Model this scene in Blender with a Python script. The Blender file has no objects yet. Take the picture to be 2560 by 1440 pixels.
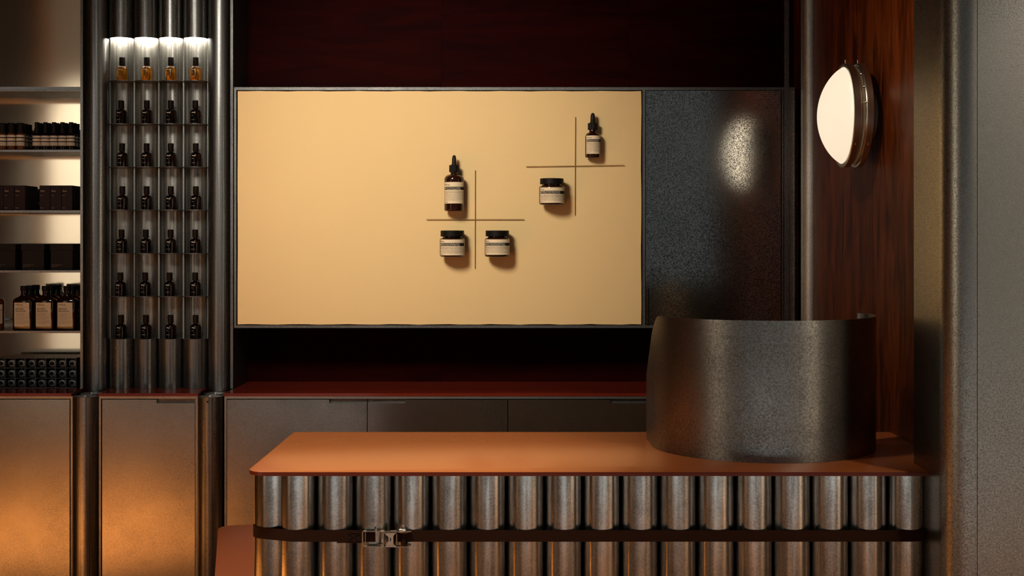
import bpy, bmesh, math, random
from mathutils import Vector, Matrix
random.seed(4)
C = bpy.context.scene.collection
sc = bpy.context.scene
R_ = math.radians
PI = math.pi

# ---------------------------------------------------------------- camera, light, exposure
F = 3300.0            # focal length in pixels of a 2560 wide frame
EYE = 1.5
VX, VY = 1309.0, 603.0
cam = bpy.data.cameras.new('camera'); co = bpy.data.objects.new('camera', cam); C.objects.link(co)
cam.sensor_width = 36; cam.lens = 36*F/2560
cam.shift_x = (1280-VX)/2560; cam.shift_y = -(720-VY)/2560
co.location = (0, 0, EYE); co.rotation_euler = (R_(90), 0, 0)
sc.camera = co
vs = sc.view_settings
vs.view_transform = 'Standard'; vs.look = 'None'; vs.gamma = 1; vs.use_curve_mapping = False
vs.exposure = 0.0

w = bpy.data.worlds.new('world'); sc.world = w; w.use_nodes = True
bgn = w.node_tree.nodes['Background']
bgn.inputs[0].default_value = (0.62, 0.63, 0.62, 1); bgn.inputs[1].default_value = 0.09

def spot(name, loc, target, power, col=(1, .82, .6), angle=50, size=.08, blend=.6):
    l = bpy.data.lights.new(name, 'SPOT'); l.energy = power; l.color = col
    l.spot_size = R_(angle); l.spot_blend = blend; l.shadow_soft_size = size
    o = bpy.data.objects.new(name, l); C.objects.link(o); o.location = loc
    d = Vector(target)-Vector(loc); o.rotation_euler = d.to_track_quat('-Z', 'Y').to_euler()
    return o
def area(name, loc, target, power, sx, sy, col=(1, .82, .6), spread=180):
    l = bpy.data.lights.new(name, 'AREA'); l.energy = power; l.color = col
    l.shape = 'RECTANGLE'; l.size = sx; l.size_y = sy; l.spread = R_(spread)
    o = bpy.data.objects.new(name, l); C.objects.link(o); o.location = loc
    d = Vector(target)-Vector(loc); o.rotation_euler = d.to_track_quat('-Z', 'Y').to_euler()
    return o
spot('board_spot_light', (-1.1, 2.9, 2.9), (-.45, 5.37, 1.72), 300, (1, .92, .79), 56, .34, 1.0)
spot('floor_spot_light', (-2.45, 3.4, 2.9), (-2.4, 3.6, 0), 1900, (1, .84, .62), 44, .05, .8)
spot('counter_spot_light', (-.7, 2.8, 2.9), (-.5, 3.75, .9), 190, (1, .88, .72), 50, .12, .8)  # added fill, no fixture seen; brightens the left of the counter
spot('column_spot_light', (2.2, 1.4, 2.9), (1.7, 3.3, .6), 75, (1, .88, .72), 70, .12, .8)
spot('alcove_spot_light', (.1, 3.3, 2.9), (1.15, 4.3, 1.5), 45, (1, .80, .58), 60, .10, .8)
spot('left_pier_spot_light', (-1.2, .75, 2.9), (-3.5, .75, 1.75), 560, (1, .91, .78), 50, .04, .35)  # added lamp that only brightens the left reflector panel
spot('right_pier_spot_light', (1.2, .95, 2.9), (3.4, .95, 1.5), 800, (1, .90, .76), 50, .04, .35)  # unseen extra lamp for the right reflector panel
spot('front_floor_spot_light', (.3, 1.0, 2.9), (.3, 1.0, 0), 110, (1, .82, .66), 62, .08, .8)  # added fill; reddens the floor reflected low in the counter pipes
spot('passage_spot_light', (0, 4.75, 2.9), (0, 4.75, 0), 60, (1, .9, .78), 32, .05, .6)  # added behind the counter to lift reflections in the long cabinet doors
area('street_light', (.9, -2.4, 3.4), (.9, -2.6, 0), 225, 7.0, 1.8, (.93, .98, 1), 110)  # stand-in area light, added to brighten the pavement mirrored in the pipes
spot('shelf_spot_light', (-2.4, 2.6, 2.95), (-2.05, 5.4, 1.3), 42, (1, .97, .90), 36, .10, .8)  # extra fill for the product labels, no such fixture known

# ---------------------------------------------------------------- helpers
def px(x, Y): return (x-VX)*Y/F
def pz(y, Y): return EYE-(y-VY)*Y/F

class MB:
    def __init__(s): s.v = []; s.f = []
    def add(s, verts, faces):
        n = len(s.v); s.v += [tuple(v) for v in verts]; s.f += [tuple(i+n for i in f) for f in faces]; return s
    def box(s, x0, x1, y0, y1, z0, z1, bev=0, seg=2):
        if x0 > x1: x0, x1 = x1, x0
        if y0 > y1: y0, y1 = y1, y0
        if z0 > z1: z0, z1 = z1, z0
        if bev <= 0:
            v = [(x0,y0,z0),(x1,y0,z0),(x1,y1,z0),(x0,y1,z0),(x0,y0,z1),(x1,y0,z1),(x1,y1,z1),(x0,y1,z1)]
            return s.add(v, [(0,3,2,1),(4,5,6,7),(0,1,5,4),(1,2,6,5),(2,3,7,6),(3,0,4,7)])
        bm = bmesh.new(); bmesh.ops.create_cube(bm, size=1)
        for v in bm.verts:
            v.co = ((x0+x1)/2+v.co.x*(x1-x0), (y0+y1)/2+v.co.y*(y1-y0), (z0+z1)/2+v.co.z*(z1-z0))
        bmesh.ops.bevel(bm, geom=bm.edges[:], offset=bev, segments=seg, profile=.5, affect='EDGES')
        return s.bm(bm)
    def bm(s, bm):
        bm.verts.index_update()
        s.add([v.co.copy() for v in bm.verts], [[v.index for v in f.verts] for f in bm.faces]); bm.free(); return s
    def lathe(s, prof, c=(0,0,0), seg=24, axis='Z', a0=0, a1=2*PI, caps=True):
        full = abs(a1-a0-2*PI) < 1e-6
        n = seg if full else seg+1
        vs_ = []
        for r, h in prof:
            for i in range(n):
                a = a0+(a1-a0)*i/seg
                x, y, z = r*math.cos(a), r*math.sin(a), h
                if axis == 'Y': x, y, z = x, h, y
                if axis == 'X': x, y, z = h, x, y
                vs_.append((c[0]+x, c[1]+y, c[2]+z))
        fs = []
        for k in range(len(prof)-1):
            for i in range(seg):
                j = (i+1) % n if full else i+1
                q = (k*n+i, k*n+j, (k+1)*n+j, (k+1)*n+i)
                fs.append(q if axis != 'Y' else q[::-1])
        if caps and full:
            if prof[0][0] > 1e-6: fs.append(tuple(range(n))[::-1])
            if prof[-1][0] > 1e-6: fs.append(tuple((len(prof)-1)*n+i for i in range(n)))
        return s.add(vs_, fs)
    def prism(s, pts, z0, z1, plane='XY'):
        n = len(pts)
        def m(p, h):
            if plane == 'XY': return (p[0], p[1], h)
            if plane == 'XZ': return (p[0], h, p[1])
            return (h, p[0], p[1])
        s.add([m(p, z0) for p in pts]+[m(p, z1) for p in pts],
              [tuple(range(n))[::-1], tuple(range(n, 2*n))]+[(i, (i+1) % n, n+(i+1) % n, n+i) for i in range(n)])
        return s
    def sheet(s, path, z0, z1, t):
        """a bent sheet standing upright: path in XY, z0/z1 numbers or lists, thickness t"""
        n = len(path); nor = []
        for i in range(n):
            a = Vector(path[max(i-1,0)]); b = Vector(path[min(i+1,n-1)]); d = (b-a).normalized()
            nor.append(Vector((-d.y, d.x)))
        Z0 = z0 if isinstance(z0, list) else [z0]*n
        Z1 = z1 if isinstance(z1, list) else [z1]*n
        v = []
        for i in range(n):
            p = Vector(path[i]); q = p+nor[i]*t
            v += [(p.x,p.y,Z0[i]), (p.x,p.y,Z1[i]), (q.x,q.y,Z1[i]), (q.x,q.y,Z0[i])]
        f = []
        for i in range(n-1):
            for k in range(4):
                f.append((4*i+k, 4*i+(k+1)%4, 4*(i+1)+(k+1)%4, 4*(i+1)+k))
        f += [(3,2,1,0), (4*n-4,4*n-3,4*n-2,4*n-1)]
        return s.add(v, f)
    def tube(s, path, r, seg=8, closed=False):
        P = [Vector(p) for p in path]; n = len(P); rings = []
        up = Vector((0,0,1))
        for i, p in enumerate(P):
            if closed: d = (P[(i+1)%n]-P[i-1]).normalized()
            else: d = (P[min(i+1,n-1)]-P[max(i-1,0)]).normalized()
            a = d.cross(up)
            if a.length < .1: a = d.cross(Vector((0,1,0)))
            a.normalize(); b = d.cross(a)
            rings.append([p+(a*math.cos(2*PI*k/seg)+b*math.sin(2*PI*k/seg))*r for k in range(seg)])
        v = [q for rg in rings for q in rg]; f = []
        for i in range(n if closed else n-1):
            j = (i+1) % n
            for k in range(seg):
                f.append((i*seg+k, i*seg+(k+1)%seg, j*seg+(k+1)%seg, j*seg+k))
        if not closed: f += [tuple(range(seg))[::-1], tuple((n-1)*seg+k for k in range(seg))]
        return s.add(v, f)
    def text(s, t, x, z, size, y=0, R=None, width=None, bold=0.0, cx=0, cy=0):
        """lettering facing -Y with its left end at x and baseline z; R wraps it round an upright cylinder; width fits it"""
        tv, tf = text_geom(t, bold)
        if not tv: return s
        sx = size
        if width: sx = width/max(v[0] for v in tv)
        out = []
        for a, b in tv:
            X = x+a*sx; Z = z+b*size
            if R: out.append((cx+R*math.sin(X/R), cy-R*math.cos(X/R), Z))
            else: out.append((X, y, Z))
        return s.add(out, tf)
    def band(s, x0, x1, z0, z1, y=0, R=None, seg=16, cx=0, cy=0):
        if R is None:
            return s.add([(x0,y,z0),(x1,y,z0),(x1,y,z1),(x0,y,z1)], [(0,1,2,3)])
        v = []; f = []
        for i in range(seg+1):
            a = (x0+(x1-x0)*i/seg)/R
            for z in (z0, z1): v.append((cx+R*math.sin(a), cy-R*math.cos(a), z))
        for i in range(seg): f.append((2*i, 2*i+2, 2*i+3, 2*i+1))
        return s.add(v, f)

_tc = {}
def text_geom(t, bold=0.0):
    k = (t, bold)
    if k in _tc: return _tc[k]
    cu = bpy.data.curves.new('lettering', 'FONT'); cu.body = t; cu.size = 1; cu.resolution_u = 2
    cu.offset = bold; cu.fill_mode = 'FRONT'
    ob = bpy.data.objects.new('lettering', cu)
    me = bpy.data.meshes.new_from_object(ob)
    v = [(q.co.x, q.co.y) for q in me.vertices]; f = [tuple(p.vertices) for p in me.polygons]
    bpy.data.meshes.remove(me); bpy.data.objects.remove(ob); bpy.data.curves.remove(cu)
    _tc[k] = (v, f); return _tc[k]

def wloc(o):
    v = Vector((0,0,0))
    while o is not None: v += o.location; o = o.parent
    return v
def obj(name, mb, mat, parent=None, local=False, sharp=32):
    """links one mesh object; verts are world coordinates unless local"""
    me = bpy.data.meshes.new(name)
    off = Vector((0,0,0)) if (local or parent is None) else wloc(parent)
    me.from_pydata([tuple(Vector(v)-off) for v in mb.v], [], mb.f)
    me.validate(); me.update()
    bm = bmesh.new(); bm.from_mesh(me); bmesh.ops.recalc_face_normals(bm, faces=bm.faces[:]) if not name in FLAT else None
    bm.to_mesh(me); bm.free()
    me.shade_smooth(); me.set_sharp_from_angle(angle=R_(sharp))
    me.materials.append(mat)
    o = bpy.data.objects.new(name, me); C.objects.link(o)
    if parent is not None: o.parent = parent
    return o
FLAT = {'lettering', 'label_print', 'label_band'}
def tag(o, label, cat, group=None):
    o['label'] = label; o['category'] = cat
    if group: o['group'] = group
    return o
def thing(name, label, cat, loc=(0,0,0), group=None):
    o = bpy.data.objects.new(name, None); C.objects.link(o); o.location = loc; o.empty_display_size = .05
    return tag(o, label, cat, group)
def struct(name, mb, mat, parent=None):
    o = obj(name, mb, mat, parent)
    if parent is None: o['kind'] = 'structure'
    return o
def dup(root, loc, label, group=None, rz=0):
    r = root.copy(); C.objects.link(r); r.location = loc; r.rotation_euler = (0,0,rz); r['label'] = label
    if group: r['group'] = group
    for ch in list(root.children):
        c = ch.copy(); C.objects.link(c); c.parent = r
        for g in ch.children:
            d = g.copy(); C.objects.link(d); d.parent = c
    return r

# ---------------------------------------------------------------- materials
def nt(name):
    m = bpy.data.materials.new(name); m.use_nodes = True
    return m, m.node_tree.nodes, m.node_tree.links, m.node_tree.nodes['Principled BSDF']
def plain(name, col, rough=.5, metal=0, spec=.5, coat=0, emit=0, trans=0, ior=1.45, noise=0, nscale=40):
    m, N, L, b = nt(name)
    b.inputs['Base Color'].default_value = (*col, 1); b.inputs['Roughness'].default_value = rough
    b.inputs['Metallic'].default_value = metal; b.inputs['Specular IOR Level'].default_value = spec
    b.inputs['Coat Weight'].default_value = coat; b.inputs['IOR'].default_value = ior
    b.inputs['Transmission Weight'].default_value = trans
    if emit:
        b.inputs['Emission Color'].default_value = (*col, 1); b.inputs['Emission Strength'].default_value = emit
    if noise:
        tc = N.new('ShaderNodeTexCoord'); n = N.new('ShaderNodeTexNoise'); n.inputs['Scale'].default_value = nscale
        n.inputs['Detail'].default_value = 6
        L.new(tc.outputs['Object'], n.inputs['Vector'])
        mx = N.new('ShaderNodeMix'); mx.data_type = 'RGBA'
        mx.inputs['A'].default_value = (*[c*(1-noise) for c in col], 1); mx.inputs['B'].default_value = (*[min(1, c*(1+noise)) for c in col], 1)
        L.new(n.outputs['Fac'], mx.inputs['Factor']); L.new(mx.outputs['Result'], b.inputs['Base Color'])
    return m

def galv(name, dark=.20, light=.46, rough=(.22,.42), fleck=260, tint=(1,.985,.95), streak=None, bump=.05, blotch=3.0, fleckamt=.5, sharp=(.36,.62), streakamt=.45):
    """galvanised zinc: fine spangle flecks over cloudy patches, optional streaks along one axis"""
    m, N, L, b = nt(name)
    tc = N.new('ShaderNodeTexCoord'); oi = N.new('ShaderNodeObjectInfo')
    sh = N.new('ShaderNodeVectorMath'); sh.operation = 'MULTIPLY_ADD'
    sh.inputs[1].default_value = (1,1,1)
    rr = N.new('ShaderNodeMath'); rr.operation = 'MULTIPLY'; rr.inputs[1].default_value = 37.0
    L.new(oi.outputs['Random'], rr.inputs[0]); L.new(tc.outputs['Object'], sh.inputs[0]); L.new(rr.outputs[0], sh.inputs[2])
    V = sh.outputs[0]
    fl = N.new('ShaderNodeTexNoise'); fl.inputs['Scale'].default_value = fleck; fl.inputs['Detail'].default_value = 2.5
    fl.inputs['Roughness'].default_value = .6; fl.inputs['Distortion'].default_value = .5
    L.new(V, fl.inputs['Vector'])
    bl = N.new('ShaderNodeTexNoise'); bl.inputs['Scale'].default_value = blotch; bl.inputs['Detail'].default_value = 7
    bl.inputs['Roughness'].default_value = .62
    L.new(V, bl.inputs['Vector'])
    r1 = N.new('ShaderNodeMapRange'); r1.inputs['From Min'].default_value = sharp[0]; r1.inputs['From Max'].default_value = sharp[1]
    L.new(fl.outputs['Fac'], r1.inputs['Value'])
    r2 = N.new('ShaderNodeMapRange'); r2.inputs['From Min'].default_value = .3; r2.inputs['From Max'].default_value = .7
    L.new(bl.outputs['Fac'], r2.inputs['Value'])
    mix = N.new('ShaderNodeMix'); mix.data_type = 'FLOAT'; mix.inputs['Factor'].default_value = fleckamt
    L.new(r2.outputs[0], mix.inputs['A']); L.new(r1.outputs[0], mix.inputs['B'])
    val = mix.outputs['Result']
    if streak:
        mp = N.new('ShaderNodeMapping'); mp.inputs['Scale'].default_value = streak
        L.new(V, mp.inputs['Vector'])
        st = N.new('ShaderNodeTexNoise'); st.inputs['Scale'].default_value = 1; st.inputs['Detail'].default_value = 5
        L.new(mp.outputs[0], st.inputs['Vector'])
        r3 = N.new('ShaderNodeMapRange'); r3.inputs['From Min'].default_value = .40; r3.inputs['From Max'].default_value = .60
        L.new(st.outputs['Fac'], r3.inputs['Value'])
        mx2 = N.new('ShaderNodeMix'); mx2.data_type = 'FLOAT'; mx2.inputs['Factor'].default_value = streakamt
        L.new(val, mx2.inputs['A']); L.new(r3.outputs[0], mx2.inputs['B']); val = mx2.outputs['Result']
    cr = N.new('ShaderNodeMix'); cr.data_type = 'RGBA'
    cr.inputs['A'].default_value = (dark*tint[0], dark*tint[1], dark*tint[2], 1)
    cr.inputs['B'].default_value = (light*tint[0], light*tint[1], light*tint[2], 1)
    L.new(val, cr.inputs['Factor']); L.new(cr.outputs['Result'], b.inputs['Base Color'])
    ro = N.new('ShaderNodeMapRange'); ro.inputs['To Min'].default_value = rough[1]; ro.inputs['To Max'].default_value = rough[0]
    L.new(val, ro.inputs['Value']); L.new(ro.outputs[0], b.inputs['Roughness'])
    b.inputs['Metallic'].default_value = 1
    bp = N.new('ShaderNodeBump'); bp.inputs['Strength'].default_value = bump; bp.inputs['Distance'].default_value = .002
    L.new(fl.outputs['Fac'], bp.inputs['Height']); L.new(bp.outputs[0], b.inputs['Normal'])
    return m

def wood(name, c1, c2, rough=.35, spec=.4, axis=(9, 9, .9)):
    m, N, L, b = nt(name)
    tc = N.new('ShaderNodeTexCoord'); mp = N.new('ShaderNodeMapping'); mp.inputs['Scale'].default_value = axis
    oi = N.new('ShaderNodeObjectInfo'); L.new(tc.outputs['Object'], mp.inputs['Vector'])
    rr = N.new('ShaderNodeMath'); rr.operation = 'MULTIPLY'; rr.inputs[1].default_value = 19.0
    L.new(oi.outputs['Random'], rr.inputs[0]); L.new(rr.outputs[0], mp.inputs['Location'])
    n = N.new('ShaderNodeTexNoise'); n.inputs['Scale'].default_value = 2.2; n.inputs['Detail'].default_value = 9
    n.inputs['Roughness'].default_value = .62; n.inputs['Distortion'].default_value = .9
    L.new(mp.outputs[0], n.inputs['Vector'])
    r = N.new('ShaderNodeValToRGB'); r.color_ramp.elements[0].position = .33; r.color_ramp.elements[1].position = .72
    r.color_ramp.elements[0].color = (*c1, 1); r.color_ramp.elements[1].color = (*c2, 1)
    L.new(n.outputs['Fac'], r.inputs[0]); L.new(r.outputs[0], b.inputs['Base Color'])
    b.inputs['Roughness'].default_value = rough; b.inputs['Specular IOR Level'].default_value = spec
    bp = N.new('ShaderNodeBump'); bp.inputs['Strength'].default_value = .08; bp.inputs['Distance'].default_value = .002
    L.new(n.outputs['Fac'], bp.inputs['Height']); L.new(bp.outputs[0], b.inputs['Normal'])
    return m

M = {}
M['sheet'] = galv('galvanised_sheet', .16, .50, (.20, .36), 300)
M['door'] = galv('galvanised_door_sheet', .20, .42, (.20, .30), 300, bump=.05, blotch=2.2, fleckamt=.36, tint=(1,.97,.92))
M['panel'] = galv('galvanised_panel', .10, 1.0, (.05, .22), 300, bump=.05, blotch=1.6, fleckamt=.80, tint=(.97,1,.97), sharp=(.42,.56))
M['pipe'] = galv('galvanised_pipe', .06, .36, (.24, .46), 260, streak=(110, 110, 1.0), bump=.07, streakamt=.6)
M['lining'] = galv('galvanised_niche_lining', .08, .46, (.32, .52), 230, streak=(110, 110, 1.2), bump=.10, streakamt=.55, tint=(1,.97,.90))  # same zinc as the pipes, lightened so the niches read as lit
M['tube'] = galv('galvanised_counter_pipe', .18, .62, (.14, .28), 210, streak=(55, 55, 3), bump=.05, blotch=18, tint=(1,.985,.94))
M['screen'] = galv('galvanised_curved_sheet', .13, .36, (.26, .44), 190, bump=.08, blotch=7, fleckamt=.62, tint=(1,.99,.95))
M['column'] = galv('galvanised_column_sheet', .20, .46, (.26, .42), 250, bump=.10, blotch=1.5, fleckamt=.75, tint=(1,.97,.90))
M['edge'] = galv('cut_zinc_edge', .07, .20, (.45, .6), 300, bump=.05)
M['darksteel'] = galv('dark_steel', .08, .22, (.3, .45), 150)
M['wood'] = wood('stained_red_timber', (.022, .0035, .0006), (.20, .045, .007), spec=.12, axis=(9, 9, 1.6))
M['woodback'] = wood('stained_dark_timber', (.010, .0005, .0004), (.024, .0010, .0006), rough=.6, spec=.02, axis=(.9, 9, 7))  # same red timber with the alcove shade put into its colour
M['counter'] = plain('rust_orange_lacquer', (.54, .15, .038), .24, 0, .5, noise=.08, nscale=2)
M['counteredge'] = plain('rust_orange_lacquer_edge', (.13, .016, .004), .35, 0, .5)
M['ledge'] = plain('oxblood_lacquer', (.16, .018, .008), .18, 0, .5, noise=.25, nscale=3)
M['board'] = plain('tan_felt_board', (.79, .555, .265), .85, 0, .15, noise=.02, nscale=4)
M['backgap'] = plain('black_gap', (.01, .006, .004), .8)
M['cream'] = plain('satin_cream_metal', (.74, .69, .60), .09, 1, .5)
M['floor'] = plain('terracotta_floor', (.62, .235, .055), .5, 0, .3, noise=.12, nscale=6)
M['pavement'] = plain('grey_stone_pavement', (.40, .40, .38), .8, 0, .2, noise=.15, nscale=5)
M['ceiling'] = plain('dark_ceiling', (.05, .045, .04), .8)
M['plaster'] = plain('warm_grey_plaster', (.22, .19, .16), .8, noise=.1)
M['pier'] = plain('cream_plaster', (.72, .66, .56), .7)  # for the added reflector panels out of view
M['diptube'] = plain('amber_plastic_tube', (.75, .42, .10), .4)
M['shelfedge'] = galv('zinc_shelf', .16, .42, (.40, .55), 300, bump=.05)
M['cornerpipe'] = galv('zinc_corner_pipe', .35, .75, (.40, .52), 250, bump=.08)
M['backpanel'] = plain('taupe_back_panel', (.34, .29, .24), .6)
M['bench'] = plain('rust_red_lacquer', (.42, .10, .03), .35)
M['darkplaster'] = plain('dark_plaster', (.06, .05, .042), .8)
M['cap'] = plain('black_plastic_cap', (.006, .004, .003), .5, 0, .18)
M['rubber'] = plain('black_rubber', (.012, .008, .005), .5, 0, .2)
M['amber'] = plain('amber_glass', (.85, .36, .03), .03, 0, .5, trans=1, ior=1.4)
M['amberdeep'] = plain('deep_amber_glass', (.05, .012, .004), .03, 0, .5, trans=1, ior=1.4)  # same amber glass, shade of the unlit niches put into the colour
M['amberdark'] = plain('dark_amber_glass', (.012, .004, .002), .06, 0, .5)
M['amberjar'] = plain('brown_jar_glass', (.020, .005, .002), .08, 0, .6)
M['liquid'] = plain('honey_liquid', (.55, .24, .03), .1, 0, .5, trans=1, ior=1.2)
M['label'] = plain('cream_paper_label', (.78, .62, .40), .6, 0, .2)
M['labelgrey'] = plain('pale_paper_label', (.54, .50, .40), .6, 0, .2)
M['print'] = plain('black_print', (.02, .015, .012), .7, 0, .1)
M['printwhite'] = plain('pale_print', (.75, .66, .50), .6, 0, .1)
M['printfaint'] = plain('faint_print', (.30, .24, .19), .6, 0, .1)
M['box'] = plain('maroon_carton', (.016, .006, .006), .5, 0, .2)
M['boxside'] = plain('olive_carton_side', (.030, .026, .016), .35, 0, .5)
M['giftbox'] = plain('dark_brown_gift_box', (.009, .006, .004), .5, 0, .2)
M['rod'] = plain('bronze_stick', (.42, .25, .09), .5, .2, .3)
M['webbing'] = plain('dark_brown_webbing', (.030, .010, .004), .8, 0, .15, noise=.2, nscale=400)
M['stitch'] = plain('brown_stitching', (.012, .005, .003), .9)
M['steel'] = plain('zinc_plated_steel', (.55, .48, .40), .22, 1)
M['nickel'] = plain('brushed_nickel', (.62, .57, .50), .32, 1)
M['alu'] = plain('bare_aluminium', (.88, .85, .80), .26, .7)
M['rail'] = plain('steel_rail', (.65, .65, .65), .25, 1)
M['led'] = plain('led_disc', (1, .93, .78), .5, emit=15)
M['enamel'] = plain('grey_enamel', (.45, .45, .42), .5)

# prismatic glass lamp cover: fine radial ribs, lit from within
m, N, L, b = nt('ribbed_opal_glass')
tc = N.new('ShaderNodeTexCoord'); sp = N.new('ShaderNodeSeparateXYZ'); L.new(tc.outputs['Object'], sp.inputs[0])
at = N.new('ShaderNodeMath'); at.operation = 'ARCTAN2'; L.new(sp.outputs['Y'], at.inputs[0]); L.new(sp.outputs['Z'], at.inputs[1])
mu = N.new('ShaderNodeMath'); mu.operation = 'MULTIPLY'; mu.inputs[1].default_value = 180; L.new(at.outputs[0], mu.inputs[0])
si = N.new('ShaderNodeMath'); si.operation = 'SINE'; L.new(mu.outputs[0], si.inputs[0])
mr = N.new('ShaderNodeMapRange'); mr.inputs['From Min'].default_value = -1; mr.inputs['To Min'].default_value = .87; mr.inputs['To Max'].default_value = 1.0
L.new(si.outputs[0], mr.inputs['Value'])
b.inputs['Base Color'].default_value = (.25, .24, .22, 1); b.inputs['Roughness'].default_value = .25
b.inputs['Emission Color'].default_value = (1, .81, .60, 1); L.new(mr.outputs[0], b.inputs['Emission Strength'])
bp = N.new('ShaderNodeBump'); bp.inputs['Strength'].default_value = .3; bp.inputs['Distance'].default_value = .001
L.new(si.outputs[0], bp.inputs['Height']); L.new(bp.outputs[0], b.inputs['Normal'])
M['lampglass'] = m

# ---------------------------------------------------------------- setting
TOP = 3.90            # ceiling height
LEDGE = .90           # height of ledges and counter top
YB = 5.64             # back wall plane
YF = 5.38             # front plane of the wall units
YC = 5.21             # front plane of base cabinets
WX = 1.154            # right alcove wall
struct('floor', MB().box(-3.6, 3.6, -.1, 5.9, -.05, 0), M['floor'])
struct('floor_outside', MB().box(-9, 9, -12, -.1, -.06, -.01), M['pavement'])
struct('ceiling', MB().box(-3.6, 3.6, -.1, 5.9, TOP, TOP+.08), M['ceiling'])
struct('wall_left', MB().box(-3.7, -3.6, -.1, 5.9, 0, TOP), M['darkplaster'])
struct('wall_right', MB().box(3.5, 3.6, -.1, 3.3, 0, TOP), M['plaster'])
struct('wall_left_pier', MB().box(-3.6, -3.5, -.1, 1.5, 0, TOP), M['pier'])  # unseen panel added as a bright reflection for the shelf back
struct('wall_right_pier', MB().box(3.4, 3.5, -.1, 1.9, 0, TOP), M['pier'])  # unseen panel added to give the counter pipes bright edges
wb = struct('wall_back', MB().box(-3.6, WX+.2, YB+.02, YB+.12, 0, TOP), M['plaster'])
# timber boards on the back wall of the alcove (hairline seams, shade held in the colour) and on the side wall
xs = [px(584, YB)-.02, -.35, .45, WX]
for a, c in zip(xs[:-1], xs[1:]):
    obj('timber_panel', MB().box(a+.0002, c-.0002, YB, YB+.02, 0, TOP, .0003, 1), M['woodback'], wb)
wa = struct('wall_alcove', MB().box(WX+.02, WX+.10, 3.35, YB+.02, 0, TOP), M['plaster'])
ys = [3.36, 3.86, 4.362, 4.86, YB]
for a, c in zip(ys[:-1], ys[1:]):
    obj('timber_panel', MB().box(WX, WX+.02, a+.0008, c-.0008, 0, TOP, .0008, 1), M['wood'], wa)

# right-hand column of rolled galvanised sheet
FX, RC, Y0 = 1.056, .064, 3.286
path = [(WX+.0, 3.567), (FX+.004, 3.567)]
path = [(FX, 3.567), (FX, 3.50), (FX, Y0+RC)]
for k in range(1, 13):
    a = PI+k/12*PI/2
    path.append((FX+RC+RC*math.cos(a), Y0+RC+RC*math.sin(a)))
path += [(px(2442, Y0), Y0)]
ct = thing('metal_column', 'tall galvanised sheet column with a rolled corner at the right of the counter', 'column', (1.2, Y0+.1, 0))
obj('corner_sheet', MB().sheet(path, 0, TOP, -.0015), M['column'], ct)
obj('face_sheet', MB().box(px(2443.5, Y0), 3.5, Y0-.0015, Y0, 0, TOP), M['column'], ct)
obj('back_flange', MB().box(FX, WX, 3.567, 3.5685, 0, TOP), M['sheet'], ct)

# ---------------------------------------------------------------- base cabinets
def ledge(label, pts, mat='ledge'):
    o = obj('worktop', MB().prism(pts, LEDGE-.0115, LEDGE), M[mat]); tag(o, label, 'worktop'); return o
yF = YC
def cabinet(label, xl, xr, doors, hx, base_l=None):
    """xl,xr pixels at the front plane; doors list of (x0,x1), hx list of handle-notch spans"""
    X0 = px(xl, yF); X1 = px(xr, yF)
    t = thing('base_cabinet', label, 'cabinet', ((X0+X1)/2, yF+.2, 0))
    zt = LEDGE-.0118; ze = zt-.0100
    st = .0085
    mb = MB()
    yb = 5.352; i_ = .0085
    for a, c in ((X0, X0+st), (X1-st, X1)): mb.box(a, c, yF, yF+.045, 0, zt)
    mb.box(X0+i_, X0+i_+st, yF+.045, yb, .0, zt).box(X1-i_-st, X1-i_, yF+.045, yb, 0, zt).box(X0+st, X1-st, yF, yF+.045, ze, zt).box(X0+i_, X1-i_, yF+.045, yb, ze, zt)
    mb.box(X0+i_, X1-i_, yb-.012, yb, .06, ze).box(X0+i_, X1-i_, yF+.02, yb-.012, .04, .055)
    obj('carcass', mb, M['shelfedge'], t)
    for (a, c), h in zip(doors, hx):
        a = px(a, yF); c = px(c, yF); z1 = ze-.0035; z0 = .06; y0 = yF+.002
        if h:
            ha, hc = px(h[0], yF), px(h[1], yF); nz = z1-.0145
            if h[1] >= (c/yF*F+VX)-6: pts = [(a,z0),(c,z0),(c,nz),(ha,nz),(ha,z1),(a,z1)]
            else: pts = [(a,z0),(c,z0),(c,z1),(hc,z1),(hc,nz),(a,nz)]
            d = obj('door', MB().prism(pts, y0, y0+.016, 'XZ'), M['door'], t)
            obj('handle_recess', MB().box(ha, hc, y0+.012, y0+.020, nz-.004, z1+.001), M['edge'], d)
        else:
            d = obj('door', MB().box(a, c, y0, y0+.016, z0, z1), M['door'], t)
    return t
cabinet('galvanised cabinet with one wide door at the far left under the bottle shelves', -560, 182, [(-552, -330), (-328.5, -80), (-77, 173.5)], [None, None, None])
cabinet('narrow galvanised cabinet with a single notched door between two short pipes', 247, 494, [(255, 487)], [(391, 487)])
cabinet('long low galvanised cabinet of three visible doors behind the counter', 561, 2036, [(567.5, 917), (919, 1268.5), (1270.5, 1620), (1622, 2030)], [(823, 917), (919, 1013), (1526, 1620), None])
def qx(x): return px(x, yF)
ledge('oxblood red worktop at the far left below the rack of metal tubes',
      [(qx(-560), yF-.003), (qx(179), yF-.003), (px(207.5, YF), YF-.004), (px(207.5, YF), YB-.002), (qx(-560), YB-.002)])
ledge('short oxblood red worktop at the foot of the four display pipes',
      [(qx(246), yF-.003), (qx(495), yF-.003), (px(514, YF), YF-.004), (px(514, YF), YB-.002), (px(271, YF), YB-.002), (px(271, YF), YF-.004)])
ledge('long oxblood red worktop in the dark niche below the tan board',
      [(qx(558), yF-.003), (WX-.002, yF-.003), (WX-.002, YB-.002), (px(585, YF)+.001, YB-.002), (px(585, YF)+.001, YF-.02)])

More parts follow.
